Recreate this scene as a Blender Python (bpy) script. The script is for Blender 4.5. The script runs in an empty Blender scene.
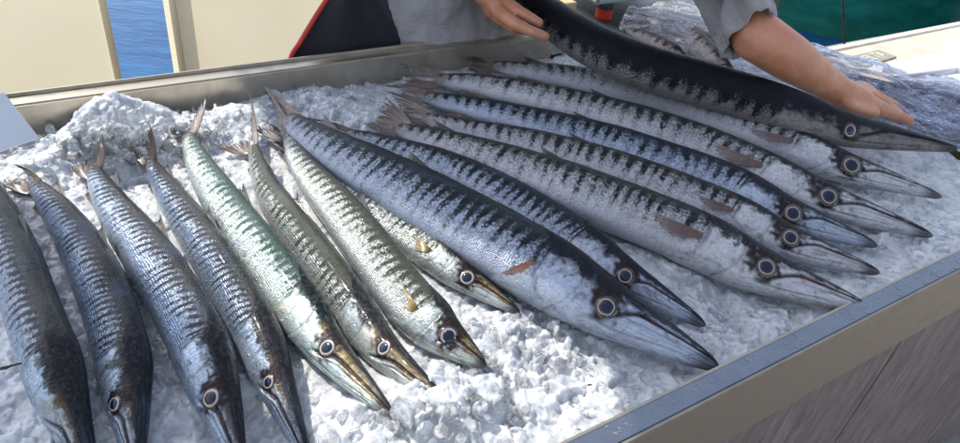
import bpy, bmesh, math, random
import numpy as np
from mathutils import Vector, Matrix, Euler
random.seed(7); rng = np.random.default_rng(7)
S = bpy.context.scene; COL = S.collection
R = math.radians
# ------------------------------------------------------------------ camera
F = 700.0; CX, CY = 480.0, 221.5; CAMH = 0.52
cam = bpy.data.objects.new('camera', bpy.data.cameras.new('camera')); COL.objects.link(cam)
cam.data.sensor_width = 36; cam.data.lens = F / 960 * 36
cam.data.clip_start = 0.01; cam.data.clip_end = 600
CR = Euler((R(90 - 35.8), 0, 0)).to_matrix() @ Matrix.Rotation(R(7.8), 3, 'Z')
CP = Vector((0, 0, CAMH))
cam.matrix_world = Matrix.Translation(CP) @ CR.to_4x4()
S.camera = cam
# ------------------------------------------------------------------ light
SUN_AZ, SUN_EL = 300, 48            # compass-like azimuth (from +Y clockwise), elevation
wd = bpy.data.worlds.new('World'); S.world = wd; wd.use_nodes = True
wn = wd.node_tree.nodes; bg = wn['Background']
sky = wn.new('ShaderNodeTexSky'); sky.sky_type = 'NISHITA'; sky.sun_disc = False
sky.sun_elevation = R(SUN_EL); sky.sun_rotation = R(SUN_AZ)
hs = wn.new('ShaderNodeHueSaturation'); hs.inputs['Saturation'].default_value = .60
wd.node_tree.links.new(sky.outputs[0], hs.inputs['Color']); wd.node_tree.links.new(hs.outputs[0], bg.inputs[0]); bg.inputs[1].default_value = 0.15
sl = bpy.data.lights.new('sun', 'SUN'); sl.energy = 2.8; sl.angle = R(0.5); sl.color = (1, .95, .86)
sun = bpy.data.objects.new('sun', sl); COL.objects.link(sun)
sd = Vector((math.sin(R(SUN_AZ)) * math.cos(R(SUN_EL)), math.cos(R(SUN_AZ)) * math.cos(R(SUN_EL)), math.sin(R(SUN_EL))))
sun.rotation_euler = sd.to_track_quat('Z', 'Y').to_euler()
S.view_settings.view_transform = 'Standard'; S.view_settings.look = 'None'
S.view_settings.exposure = 0.88; S.view_settings.gamma = 1
# ------------------------------------------------------------------ helpers
def ray(px, py): return (CR @ Vector(((px - CX) / F, -(py - CY) / F, -1)))
def W(px, py, z=0.0):
    d = ray(px, py); t = (z - CP.z) / d.z
    return CP + d * t
def WP(px, py, p0, n):
    d = ray(px, py); t = (p0 - CP).dot(n) / d.dot(n)
    return CP + d * t
def proj(p):
    q = CR.transposed() @ (Vector(p) - CP)
    return CX + F * q.x / -q.z, CY - F * q.y / -q.z
def depth(p): return -(CR.transposed() @ (Vector(p) - CP)).z
CRn = np.array(CR)
def projn(P):
    q = (P - np.array(CP)) @ CRn
    return CX + F * q[:, 0] / -q[:, 2], CY - F * q[:, 1] / -q[:, 2]
def sm(a, b, x):
    t = np.clip((x - a) / (b - a), 0, 1); return t * t * (3 - 2 * t)

def mesh(name, verts, faces, mat, parent=None, smooth=True, attrs=None):
    me = bpy.data.meshes.new(name)
    me.from_pydata([tuple(map(float, v)) for v in verts], [], faces)
    me.update()
    if smooth: me.polygons.foreach_set('use_smooth', [True] * len(me.polygons))
    for k, a in (attrs or {}).items():
        a = np.asarray(a, dtype=np.float32)
        if a.ndim == 1:
            at = me.attributes.new(k, 'FLOAT', 'POINT'); at.data.foreach_set('value', a)
        else:
            at = me.attributes.new(k, 'FLOAT_VECTOR', 'POINT'); at.data.foreach_set('vector', a.ravel())
    if mat: me.materials.append(mat)
    o = bpy.data.objects.new(name, me); COL.objects.link(o)
    if parent: o.parent = parent
    return o
def bmobj(name, bm, mat, parent=None, smooth=False):
    me = bpy.data.meshes.new(name); bm.normal_update(); bm.to_mesh(me); bm.free()
    if smooth: me.polygons.foreach_set('use_smooth', [True] * len(me.polygons))
    if mat: me.materials.append(mat)
    o = bpy.data.objects.new(name, me); COL.objects.link(o)
    if parent: o.parent = parent
    return o
def tag(o, label=None, cat=None, group=None, kind=None):
    if label: o['label'] = label
    if cat: o['category'] = cat
    if group: o['group'] = group
    if kind: o['kind'] = kind
    return o
def empty(name, loc=(0, 0, 0)):
    o = bpy.data.objects.new(name, None); COL.objects.link(o); o.location = loc; o.empty_display_size = .05
    bpy.context.view_layer.update()
    return o
def adopt(o, parent):
    o.parent = parent; o.matrix_parent_inverse = Matrix.Translation(-Vector(parent.location)); return o
def prism(name, base, z0, z1, mat, parent=None, bev=0.0):
    """vertical prism from a polygon of xy points"""
    bm = bmesh.new()
    lo = [bm.verts.new((p[0], p[1], z0)) for p in base]; hi = [bm.verts.new((p[0], p[1], z1)) for p in base]
    n = len(base)
    bm.faces.new(hi); bm.faces.new(lo[::-1])
    for i in range(n): bm.faces.new((lo[i], lo[(i + 1) % n], hi[(i + 1) % n], hi[i]))
    bmesh.ops.recalc_face_normals(bm, faces=bm.faces)
    if bev: bmesh.ops.bevel(bm, geom=list(bm.edges), offset=bev, segments=2, affect='EDGES', profile=.6)
    return bmobj(name, bm, mat, parent)
def box(bm, c, ax, ay, az):
    """box by centre and three half-axis vectors"""
    c, ax, ay, az = map(Vector, (c, ax, ay, az)); vs = []
    for i in (-1, 1):
        for j in (-1, 1):
            for k in (-1, 1): vs.append(bm.verts.new(c + ax * i + ay * j + az * k))
    for f in ((0, 1, 3, 2), (4, 6, 7, 5), (0, 4, 5, 1), (2, 3, 7, 6), (0, 2, 6, 4), (1, 5, 7, 3)):
        bm.faces.new([vs[i] for i in f])
    bmesh.ops.recalc_face_normals(bm, faces=bm.faces)

# ---- node shorthand
class NT:
    def __init__(s, name):
        s.m = bpy.data.materials.new(name); s.m.use_nodes = True
        s.n = s.m.node_tree.nodes; s.l = s.m.node_tree.links
        s.p = s.n['Principled BSDF']
    def put(s, sock, v):
        if isinstance(v, bpy.types.NodeSocket): s.l.new(v, sock)
        elif v is not None:
            if hasattr(sock.default_value, '__len__') and not hasattr(v, '__len__'): v = (v,) * len(sock.default_value)
            if hasattr(sock.default_value, '__len__') and len(sock.default_value) == 4 and len(v) == 3: v = (*v, 1)
            sock.default_value = v
    def set(s, **k):
        for a, v in k.items(): s.put(s.p.inputs[a.replace('_', ' ')], v)
    def math(s, op, a, b=None, c=None, clamp=False):
        n = s.n.new('ShaderNodeMath'); n.operation = op; n.use_clamp = clamp
        s.put(n.inputs[0], a)
        if b is not None: s.put(n.inputs[1], b)
        if c is not None: s.put(n.inputs[2], c)
        return n.outputs[0]
    def mix(s, f, a, b, mode='MIX'):
        n = s.n.new('ShaderNodeMix'); n.data_type = 'RGBA'; n.blend_type = mode
        s.put(n.inputs[0], f); s.put(n.inputs[6], a); s.put(n.inputs[7], b); return n.outputs[2]
    def attr(s, name):
        n = s.n.new('ShaderNodeAttribute'); n.attribute_name = name; return n
    def sep(s, v):
        n = s.n.new('ShaderNodeSeparateXYZ'); s.put(n.inputs[0], v); return n.outputs
    def comb(s, x, y, z):
        n = s.n.new('ShaderNodeCombineXYZ'); s.put(n.inputs[0], x); s.put(n.inputs[1], y); s.put(n.inputs[2], z); return n.outputs[0]
    def vmul(s, v, k):
        n = s.n.new('ShaderNodeVectorMath'); n.operation = 'MULTIPLY'; s.put(n.inputs[0], v); s.put(n.inputs[1], k); return n.outputs[0]
    def vadd(s, v, k):
        n = s.n.new('ShaderNodeVectorMath'); n.operation = 'ADD'; s.put(n.inputs[0], v); s.put(n.inputs[1], k); return n.outputs[0]
    def obj(s):
        return s.n.new('ShaderNodeTexCoord').outputs['Object']
    def rnd(s):
        return s.n.new('ShaderNodeObjectInfo').outputs['Random']
    def noise(s, v, scale, detail=3, rough=.5, dist=0, col=False):
        n = s.n.new('ShaderNodeTexNoise'); s.put(n.inputs['Vector'], v); n.inputs['Scale'].default_value = scale
        n.inputs['Detail'].default_value = detail; n.inputs['Roughness'].default_value = rough; n.inputs['Distortion'].default_value = dist
        return n.outputs[1 if col else 0]
    def voro(s, v, scale, rand=1, feat='F1', out=0):
        n = s.n.new('ShaderNodeTexVoronoi'); s.put(n.inputs['Vector'], v); n.feature = feat
        n.inputs['Scale'].default_value = scale; n.inputs['Randomness'].default_value = rand
        return n.outputs[out]
    def ss(s, x, a, b, lo=0, hi=1):
        n = s.n.new('ShaderNodeMapRange'); n.interpolation_type = 'SMOOTHSTEP'
        s.put(n.inputs[0], x); s.put(n.inputs[1], a); s.put(n.inputs[2], b); s.put(n.inputs[3], lo); s.put(n.inputs[4], hi)
        return n.outputs[0]
    def ramp(s, x, stops):
        n = s.n.new('ShaderNodeValToRGB'); s.put(n.inputs[0], x); e = n.color_ramp.elements
        while len(e) < len(stops): e.new(.5)
        for i, (p, c) in enumerate(stops): e[i].position = p; e[i].color = (*c, 1)
        return n.outputs[0]
    def bump(s, h, strength=.5, dist=.001, nrm=None):
        n = s.n.new('ShaderNodeBump'); n.inputs['Strength'].default_value = strength; n.inputs['Distance'].default_value = dist
        s.put(n.inputs['Height'], h)
        if nrm is not None: s.put(n.inputs['Normal'], nrm)
        return n.outputs[0]

def simple(name, col, rough=.5, metal=0, var=.12, scale=20, bump=0, bscale=60, bdist=.001, **k):
    t = NT(name); v = t.obj()
    n1 = t.noise(v, scale, 4)
    c = t.mix(t.ss(n1, .3, .7), tuple(x * (1 - var) for x in col), tuple(min(1, x * (1 + var)) for x in col))
    t.set(Base_Color=c, Roughness=t.ss(t.noise(v, scale * 2.3, 3), .2, .8, rough * .8, min(1, rough * 1.2)), Metallic=metal, **k)
    if bump: t.set(Normal=t.bump(t.noise(v, bscale, 4), bump, bdist))
    return t.m

# ------------------------------------------------------------------ materials
def mat_steel(name='brushed_steel', tint=(.50, .45, .37), rough=.28):  # warm default tint carries the beige reflection of the panels
    t = NT(name); v = t.obj()
    a = t.noise(t.vmul(v, (3, 160, 160)), 3, 3)
    sp = t.noise(v, 35, 5, .65)
    c = t.mix(t.ss(sp, .35, .75), tint, tuple(x * .82 for x in tint))
    r = t.math('ADD', t.ss(sp, .3, .7, rough - .04, rough + .06), t.math('MULTIPLY', a, .1))
    t.set(Base_Color=c, Metallic=.9, Roughness=r, Normal=t.bump(t.math('ADD', a, t.math('MULTIPLY', sp, .5)), .12, .0006))
    return t.m
M_STEEL = mat_steel()
M_FASCIA = mat_steel('warm_steel', (.40, .34, .28), .40)

def mat_ice():
    t = NT('crushed_ice'); v = t.obj()
    n1 = t.noise(v, 28, 5, .6); n2 = t.noise(v, 140, 4, .6); vo = t.voro(v, 130, 1, 'F1')
    c = t.mix(t.ss(t.math('ADD', t.math('MULTIPLY', n1, .6), t.math('MULTIPLY', t.noise(v, 90, 4, .7), .4)), .38, .6), (.40, .415, .44), (.66, .67, .68))
    h = t.math('ADD', t.math('MULTIPLY', n2, 1.0), t.math('MULTIPLY', vo, .5))
    t.set(Base_Color=c, Roughness=t.ss(n2, .35, .65, .06, .30), IOR=1.31, Subsurface_Weight=.45,
          Subsurface_Radius=(.010, .013, .016), Subsurface_Scale=1.0, Specular_IOR_Level=.6,
          Coat_Weight=.5, Coat_Roughness=.04, Normal=t.bump(h, .5, .0026))
    return t.m
M_ICE = mat_ice()
def mat_chunk():
    t = NT('clear_ice'); v = t.obj()
    n1 = t.noise(v, 60, 4, .6)
    t.set(Base_Color=t.mix(t.ss(n1, .3, .7), (.80, .82, .85), (.97, .97, .97)), Roughness=t.ss(n1, .3, .7, .08, .35), IOR=1.31,
          Transmission_Weight=t.ss(n1, .35, .6, .45, .95), Subsurface_Weight=.2, Subsurface_Radius=(.01, .012, .014),
          Normal=t.bump(t.noise(v, 120, 3), .7, .003))
    return t.m
M_CHUNK = mat_chunk()

def mat_fish(name, back, blot, flank, belly, irid=0.3, gold=0.0, bars=20, baramp=.13, v0=.34, thin=False, metal=.55, rough=.3, headdark=.5, scale_c=1.0, spots=0.0):
    t = NT(name)
    fc = t.attr('fc').outputs['Vector']; sv = t.sep(t.attr('sv').outputs['Vector']); mk = t.sep(t.attr('mk').outputs['Vector'])
    s, v, side = sv[0], sv[1], sv[2]; line, head, sock = mk[0], mk[1], mk[2]
    rnd = t.rnd()
    p = t.vadd(fc, t.comb(t.math('MULTIPLY', rnd, 9), t.math('MULTIPLY', side, 3), 0))
    nb = t.noise(t.vmul(p, (1, 1, 1)), 45, 4, .6)
    nf = t.noise(p, 260, 4, .65)
    ns = t.noise(t.vmul(p, (900, 150, 1)), 1.0, 2)        # fine streaks across
    scl = t.voro(t.vmul(p, (1, 1.15, 1)), 420 / scale_c, .35)          # scales
    scl2 = t.ss(scl, .25, .75)
    # bars
    ph = t.math('ADD', t.math('MULTIPLY', s, bars), t.math('MULTIPLY', t.noise(p, 14, 2), 1.6))
    if thin: ph = t.math('ADD', ph, t.math('MULTIPLY', v, 3.2))
    tri = t.math('ABSOLUTE', t.math('SUBTRACT', t.math('FRACT', ph), .5))      # 0..0.5
    tri = t.math('MULTIPLY', tri, 2)
    bw = t.ss(tri, .25, .85)
    edge = t.math('ADD', v0, t.math('ADD', t.math('MULTIPLY', t.math('MULTIPLY', bw, t.ss(t.noise(p, 33, 2), .35, .6, .35, 1.25)), baramp), t.math('MULTIPLY', t.math('SUBTRACT', nb, .5), .20)))
    cellr = t.sep(t.voro(t.vmul(p, (1, 1.15, 1)), 420 / scale_c, .35, 'F1', 1))[0]
    vj = t.math('ADD', t.math('ADD', v, t.math('MULTIPLY', t.math('SUBTRACT', nf, .5), .08)), t.math('MULTIPLY', t.math('SUBTRACT', cellr, .5), .13))
    dark = t.ss(t.math('SUBTRACT', edge, vj), -.11, .10)
    bk = t.math('MULTIPLY', t.math('MULTIPLY', bw, t.ss(v, v0 - .15, v0 - .03)), dark)
    cb = t.mix(t.math('MULTIPLY', bk, .9), back, blot)
    ridge = t.ss(v, .05, .27 if gold else .18, 1, 0)
    cb = t.mix(t.math('MULTIPLY', ridge, .75), cb, tuple(x * .55 for x in blot))
    cf = t.mix(t.ss(v, .48, .78), flank, belly)
    hue = t.ramp(t.noise(p, 34, 5, .7, .8), [(.28, (.60, .52, .66)), (.38, belly), (.45, (.16, .50, .60)), (.50, belly), (.55, (.14, .42, .26)), (.61, flank), (.67, (.55, .50, .18)), (.76, belly)])
    cf = t.mix(irid, cf, hue)
    cb = t.mix(irid * .35, cb, t.mix(.5, hue, (.0, .02, .05), 'MIX'))
    mid = t.ss(t.math('SUBTRACT', edge, vj), -.30, -.04)
    cf = t.mix(t.math('MULTIPLY', mid, .5), cf, tuple(min(.3, x * 3.0 + .03) for x in back))
    body = t.mix(dark, cf, cb)
    body = t.mix(t.ss(s, .0, .075, .9, 0), body, (.12, .09, .07))
    body = t.mix(t.math('MULTIPLY', scl2, .5), body, t.mix(dark, (.09, .10, .12), (.005, .006, .008)))
    body = t.mix(t.math('MULTIPLY', t.ss(cellr, .25, .9), .25), body, t.mix(dark, tuple(min(1, x * 1.35) for x in belly), tuple(x * 1.9 for x in back)))
    body = t.mix(t.ss(t.noise(t.vmul(p, (1, 2.2, 1)), 18, 3, .55), .50, .75, 0, .4), body, tuple(x * .35 for x in flank))
    # head: dark crown, plates, smears
    nh = t.noise(p, 60, 5, .65, .8); nh2 = t.noise(p, 170, 4, .7)
    hv = t.math('ADD', v, t.math('MULTIPLY', t.math('SUBTRACT', nh, .5), .42))
    snout = t.ss(s, 1.3, 1.9)
    hd = t.ss(hv, t.math('SUBTRACT', .30 * headdark + .12, t.math('MULTIPLY', snout, .10)), t.math('SUBTRACT', .42 * headdark + .14, t.math('MULTIPLY', snout, .12)), 1, 0)
    cheek = t.mix(t.ss(nh2, .35, .65), tuple(x * .78 for x in belly), belly)
    cheek = t.mix(t.ss(t.noise(p, 38, 3, .6, 1.0), .50, .66, 0, .6), cheek, tuple(x * .38 for x in flank))
    wr_ = t.math('ABSOLUTE', t.math('SUBTRACT', t.noise(t.vmul(p, (1, 2.0, 1)), 48, 4, .6, 2.2), .5))
    cheek = t.mix(t.ss(wr_, 0, .022, .6, 0), cheek, (.05, .045, .055))
    bl_ = t.math('MULTIPLY', t.ss(t.math('ADD', t.noise(p, 75, 4, .65, .6), t.math('MULTIPLY', t.ss(v, .3, .6, 1, 0), .16)), .62, .70), t.ss(v, .72, .5))
    cheek = t.mix(t.math('MULTIPLY', bl_, .85), cheek, (.03, .028, .03))
    cheek = t.mix(irid, cheek, hue)
    crown = t.mix(t.ss(nh2, .45, .7), (.012, .014, .02), tuple(x * 1.1 for x in back))
    gcol = t.mix(t.ss(nh2, .4, .6), (.30, .20, .07), (.07, .05, .025))
    hc = t.mix(hd, cheek, crown)
    if gold:
        gm = t.math('MULTIPLY', t.math('MULTIPLY', t.ss(s, 1.28, 1.5), t.ss(v, .2, .32)), t.ss(hv, .48, .62, 1, 0))
        hc = t.mix(t.math('MULTIPLY', gm, gold), hc, gcol)
        gm2 = t.math('MULTIPLY', t.ss(t.noise(p, 40, 3), .56, .66), t.ss(v, .3, .45))
        hc = t.mix(t.math('MULTIPLY', gm2, gold * .7), hc, gcol)
    uj = t.math('MULTIPLY', t.ss(s, 1.5, 1.62), t.ss(t.math('ADD', v, t.math('MULTIPLY', t.math('SUBTRACT', nh2, .5), .06)), .30, .39, 1, 0))
    hc = t.mix(t.math('MULTIPLY', uj, .35 if gold else .65), hc, crown)
    jl = t.math('MULTIPLY', t.ss(t.noise(t.vmul(p, (12, 240, 1)), 1.0, 3, .6, 1.5), .52, .62), t.math('MULTIPLY', t.ss(s, 1.42, 1.55), .5))
    hc = t.mix(jl, hc, tuple(x * .35 for x in flank))
    c = t.mix(head, body, hc)
    c = t.mix(sock, c, (.02, .014, .016))
    c = t.mix(line, c, t.mix(t.math('MULTIPLY', t.math('MULTIPLY', t.ss(t.noise(p, 30, 2), .5, .62), t.ss(s, 1.45, 1.6)), t.ss(s, 1.9, 1.84)), (.014, .011, .015), (.075, .022, .020)))
    blood = t.math('MULTIPLY', t.ss(t.noise(p, 55, 3), .66, .74), t.math('MULTIPLY', head, t.ss(v, .55, .7)))
    c = t.mix(t.math('MULTIPLY', blood, .6), c, (.28, .03, .03))
    wet = t.voro(p, 150, 1); 
    drops = t.math('MULTIPLY', t.ss(wet, .10, .2, 1, 0), t.ss(t.noise(p, 30, 2), .5, .6))
    h = t.math('ADD', t.math('MULTIPLY', t.math('SUBTRACT', 1, scl), t.math('SUBTRACT', 1, t.math('MULTIPLY', head, .85))), t.math('MULTIPLY', nf, .8))
    h = t.math('ADD', h, t.math('MULTIPLY', line, -1.4)); h = t.math('ADD', h, t.math('MULTIPLY', drops, 1.2))
    h = t.math('ADD', h, t.math('MULTIPLY', nh2, t.math('MULTIPLY', head, 1.0)))
    rr = t.math('ADD', t.ss(nb, .3, .7, rough - .07, rough + .09), t.math('MULTIPLY', dark, .06))
    mt = t.math('MULTIPLY', t.math('SUBTRACT', 1, t.math('MULTIPLY', line, 1)), t.mix(dark, (metal,) * 3, (metal * .35,) * 3))
    t.set(Base_Color=c, Roughness=rr, Metallic=mt, Coat_Weight=.22 if gold else .09, Coat_Roughness=.07, Coat_IOR=1.33,
          Normal=t.bump(h, .7, .0013), Specular_IOR_Level=t.mix(dark, (.35,) * 3, (.08,) * 3))
    return t.m
FM = {
 'grey':  mat_fish('grey_barred_skin', (.045, .045, .041), (.010, .010, .011), (.38, .375, .40), (.58, .555, .58), .06, 0, 27, .15, .41, rough=.38, metal=.3, headdark=.85),
 'blue':  mat_fish('blue_barred_skin', (.024, .029, .033), (.007, .009, .012), (.27, .33, .45), (.48, .51, .62), .08, 0, 27, .14, .45, rough=.34, metal=.4, headdark=1.0),
 'dark':  mat_fish('dark_barred_skin', (.009, .010, .014), (.003, .003, .004), (.050, .048, .052), (.22, .195, .19), .02, 0, 27, .12, .70, rough=.34, metal=.3, headdark=1.2),
 'brown': mat_fish('brown_barred_skin', (.046, .040, .034), (.007, .012, .026), (.20, .29, .48), (.48, .54, .66), .14, .40, 36, .22, .32, thin=True, rough=.23, metal=.6, headdark=.72),
 'green': mat_fish('green_barred_skin', (.050, .085, .065), (.015, .030, .032), (.42, .43, .41), (.76, .76, .74), .48, .9, 30, .16, .33, rough=.26, metal=.5, headdark=.7),
 'olive': mat_fish('olive_silver_skin', (.062, .060, .042), (.020, .020, .016), (.32, .33, .32), (.58, .58, .56), .22, .9, 28, .15, .40, rough=.27, metal=.5, headdark=.7),
}
def mat_fin(name, col, tip, thin=False):
    t = NT(name); a = t.sep(t.attr('fin').outputs['Vector'])
    st = t.math('SINE', t.math('MULTIPLY', a[0], 75)); n = t.noise(t.obj(), 90, 4, .6)
    c = t.mix(t.ss(a[1], .3, 1), col, tip)
    c = t.mix(t.ss(st, -.2, .9, 0, .6), c, tuple(x * .3 for x in col))
    c = t.mix(t.ss(n, .45, .7, 0, .5), c, tuple(x * 1.6 for x in col))
    t.set(Base_Color=c, Roughness=.35, Coat_Weight=.5, Coat_Roughness=.15, Normal=t.bump(st, .5, .0006),
          Alpha=t.ss(a[1], .1, .95, .95, .55) if thin else 1.0)
    return t.m
M_FIN = mat_fin('brown_fin', (.17, .12, .09), (.07, .055, .05))
M_FINP = mat_fin('reddish_fin', (.16, .085, .075), (.24, .19, .18), True)
M_FINO = mat_fin('orange_brown_fin', (.30, .10, .04), (.22, .12, .08), True)
M_FING = mat_fin('golden_fin', (.34, .22, .07), (.45, .40, .30), True)
M_FIND = mat_fin('dark_fin', (.05, .042, .036), (.03, .028, .028))
def mat_iris(nm, a0, a1):
    t = NT(nm); v = t.obj(); n = t.noise(v, 260, 3)
    a = t.math('ADD', t.attr('er').outputs['Fac'], t.math('MULTIPLY', t.math('SUBTRACT', t.noise(v, 150, 2), .5), .16))
    c = t.ramp(a, [(.0, (.02, .03, .06)), (a0, (.03, .025, .03)), (a0 + .05, (.46, .42, .38)), (a1, (.30, .23, .19)), (a1 + .06, (.035, .024, .022)), (1, (.02, .018, .02))])
    c = t.mix(t.ss(n, .5, .7, 0, .4), c, (.30, .20, .12))
    t.set(Base_Color=c, Roughness=.18, Metallic=.15, Coat_Weight=.3, Coat_Roughness=.03); return t.m
M_IRIS = mat_iris('thin_silver_iris', .60, .72); M_IRISW = mat_iris('broad_silver_iris', .60, .82)
def mat_pupil():
    t = NT('dark_blue_pupil'); n = t.noise(t.obj(), 120, 2)
    t.set(Base_Color=t.mix(n, (.003, .006, .018), (.009, .020, .050)), Roughness=.16, Specular_IOR_Level=.35, Coat_Weight=.25, Coat_Roughness=.02); return t.m
M_PUPIL = mat_pupil()

# ------------------------------------------------------------------ table frame
ZR = 0.030                                   # rim height over the ice level
pa, pb = W(10, 106, ZR), W(480, 44, ZR)
pc, pd = W(621, 443, ZR), W(960, 269, ZR)
T = ((pb - pa).normalized() + (pd - pc).normalized()).normalized()      # along the tray, to the right
NV = Vector((-T.y, T.x, 0))                                             # to the back
rearB = ((pa + pb) / 2).dot(NV); frontB = ((pc + pd) / 2).dot(NV)
def tab(a, b, z=0): return T * a + NV * b + Vector((0, 0, z))
leftA = W(8, 104, ZR).dot(T) - .45; rightA = 1.75
print('tray', rearB, frontB, leftA, 'T', T)

# ------------------------------------------------------------------ setting: ground, water, quay
GZ = -0.88
def grid(name, x0, x1, y0, y1, z, n, mat):
    xs = np.linspace(x0, x1, n); ys = np.linspace(y0, y1, n)
    vs = [(x, y, z) for y in ys for x in xs]
    fs = [(j * n + i, j * n + i + 1, (j + 1) * n + i + 1, (j + 1) * n + i) for j in range(n - 1) for i in range(n - 1)]
    return mesh(name, vs, fs, mat)
def mat_water():
    t = NT('harbour_water'); v = t.obj()
    n = t.noise(t.vmul(v, (1, 2.2, 1)), 2.2, 4, .55); n2 = t.noise(t.vmul(v, (1, 2.5, 1)), 9, 3)
    t.set(Base_Color=t.mix(t.ss(n, .3, .7), (.002, .055, .17), (.004, .09, .24)), Roughness=.12, IOR=1.33,
          Normal=t.bump(t.math('ADD', n, t.math('MULTIPLY', n2, .3)), .10, .12))
    return t.m
tag(grid('water', -300, 300, -100, 500, -1.75, 8, mat_water()), kind='structure')
M_CONC = simple('quay_concrete', (.30, .28, .25), .85, 0, .2, 6, .4, 60, .002)
qe = tab(0, rearB + 1.35)
tag(prism('quay', [tab(-8, rearB + 1.25), tab(-8, -8), tab(9, -8), tab(9, rearB + 1.25)], -2.4, GZ, M_CONC), kind='structure')

# ------------------------------------------------------------------ stall counter and tray
stall = tag(empty('market_counter', tab(leftA, frontB, GZ)), 'stainless steel fish counter with wood grain front holding the ice', 'counter')
FT = .022                                       # rim width
fo = frontB                                     # outer front edge
def strip(name, bm, mat): return adopt(bmobj(name, bm, mat), stall)
L0, L1 = leftA - .0, rightA
def tbox(bm, a0, a1, b0, b1, z0, z1, bev=0.0015):
    b2 = bmesh.new()
    box(b2, tab((a0 + a1) / 2, (b0 + b1) / 2, (z0 + z1) / 2), T * (a1 - a0) / 2, NV * (b1 - b0) / 2, (0, 0, (z1 - z0) / 2))
    if bev: bmesh.ops.bevel(b2, geom=list(b2.edges), offset=bev, segments=2, affect='EDGES')
    me = bpy.data.meshes.new('tmp'); b2.to_mesh(me); b2.free(); bm.from_mesh(me); bpy.data.meshes.remove(me)
bm = bmesh.new()
tbox(bm, L0 - .03, L1, fo, fo + FT, ZR - .004, ZR)                    # front rim flat
strip('front_rim', bm, mat_steel('sky_tinted_steel', (.27, .295, .34), .16))  # blue sky reflection is put into this steel tint
bm = bmesh.new()
tbox(bm, L0 - .03, L1, fo + FT, fo + FT + .003, -.09, ZR - .001, 0)   # front inner wall
RE = W(556, 36, ZR).dot(T)
tbox(bm, L0 - .03, RE, rearB - .001, rearB + .028, ZR - .004, ZR + .001)     # rear rim flat
tbox(bm, L0 - .03, RE, rearB + .024, rearB + .028, ZR + .001, ZR + .006, .001)
tbox(bm, L0 - .03, RE, rearB - .004, rearB - .001, -.09, ZR - .001, 0)
tbox(bm, L0 - .03, L0, fo + FT + .003, rearB - .004, -.09, ZR - .0005, 0)
tbox(bm, L0, L1, fo + FT + .003, rearB - .004, -.10, -.092, 0)
strip('steel_tray', bm, M_STEEL)
bm = bmesh.new()
tbox(bm, L0 - .03, L1, fo - .004, fo - .0005, ZR - .100, ZR + .0015, .0007)
strip('steel_fascia', bm, M_FASCIA)
def mat_woodgrain():
    t = NT('wood_grain_laminate'); v = t.obj()
    ca, sa = T.x, T.y
    s_ = t.sep(v); al = t.math('ADD', t.math('MULTIPLY', s_[0], ca), t.math('MULTIPLY', s_[1], sa))
    q = t.comb(al, 0, t.math('MULTIPLY', s_[2], .14))
    n = t.noise(q, 60, 6, .65, .6); n2 = t.noise(t.comb(al, 0, s_[2]), 7, 3); n3 = t.noise(q, 220, 3)
    c = t.ramp(t.math('ADD', t.math('MULTIPLY', n, .7), t.math('MULTIPLY', n3, .3)), [(.33, (.085, .062, .058)), (.48, (.17, .13, .125)), (.6, (.25, .20, .19)), (.7, (.36, .30, .29))])
    c = t.mix(t.ss(n2, .35, .7, 0, .45), c, (.12, .09, .085))
    t.set(Base_Color=c, Roughness=.45, Normal=t.bump(n, .3, .001)); return t.m
M_WOOD = mat_woodgrain()
bm = bmesh.new()
pl = W(948, 418, -.3).dot(T)
x = L0 - .03
seams = [L0 - .03]
while seams[-1] < L1: seams.append(seams[-1] + .62)
off = WP(948, 418, tab(0, fo + .012), NV).dot(T)
seams = [off + .62 * k for k in range(-4, 3)]
for k in range(len(seams) - 1):
    tbox(bm, seams[k] + .002, seams[k + 1] - .002, fo + .012, fo + .03, GZ + .06, ZR - .02, .001)
strip('front_panel', bm, M_WOOD)
bm = bmesh.new()
tbox(bm, seams[0], seams[-1], fo + .031, fo + .05, GZ, -.02, 0)
strip('counter_frame', bm, simple('dark_frame', (.02, .017, .015), .7))

# ------------------------------------------------------------------ ice
def hsh(i, j, k):
    h = np.sin(i * 127.1 + j * 311.7 + k * 74.7) * 43758.5453
    return h - np.floor(h)
def vnoise(x, y, k):
    i, j = np.floor(x), np.floor(y); fx, fy = x - i, y - j
    fx, fy = fx * fx * (3 - 2 * fx), fy * fy * (3 - 2 * fy)
    return (hsh(i, j, k) * (1 - fx) + hsh(i + 1, j, k) * fx) * (1 - fy) + (hsh(i, j + 1, k) * (1 - fx) + hsh(i + 1, j + 1, k) * fx) * fy
def facets(x, y, k):
    """height of tilted random plates, one per cell"""
    i, j = np.floor(x), np.floor(y); best = np.full(x.shape, 9.0); second = best.copy(); H = np.zeros_like(x)
    for di in (-1, 0, 1):
        for dj in (-1, 0, 1):
            a, b = i + di, j + dj
            cx = a + .1 + .8 * hsh(a, b, k); cy = b + .1 + .8 * hsh(a, b, k + 1)
            d = (x - cx) ** 2 + (y - cy) ** 2
            h = hsh(a, b, k + 2) + (x - cx) * (hsh(a, b, k + 3) - .5) * 1.3 + (y - cy) * (hsh(a, b, k + 4) - .5) * 1.3
            m = d < best
            second = np.where(m, best, np.minimum(second, d)); H = np.where(m, h, H); best = np.where(m, d, best)
    crack = sm(0, .18, np.sqrt(second) - np.sqrt(best))
    return H, crack
MOUNDS = [(95, 132, .034, .045), (125, 126, .030, .035), (165, 128, .026, .040), (40, 165, .014, .05), (225, 118, .014, .05), (300, 100, .012, .10), (430, 85, .008, .06), (420, 425, .022, .06), (480, 395, .018, .05), (510, 330, .008, .06), (400, 440, .02, .06), (880, 215, .004, .1), (640, 250, .004, .05)]
MW = [(W(x, y, 0), h, r) for x, y, h, r in MOUNDS]
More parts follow.
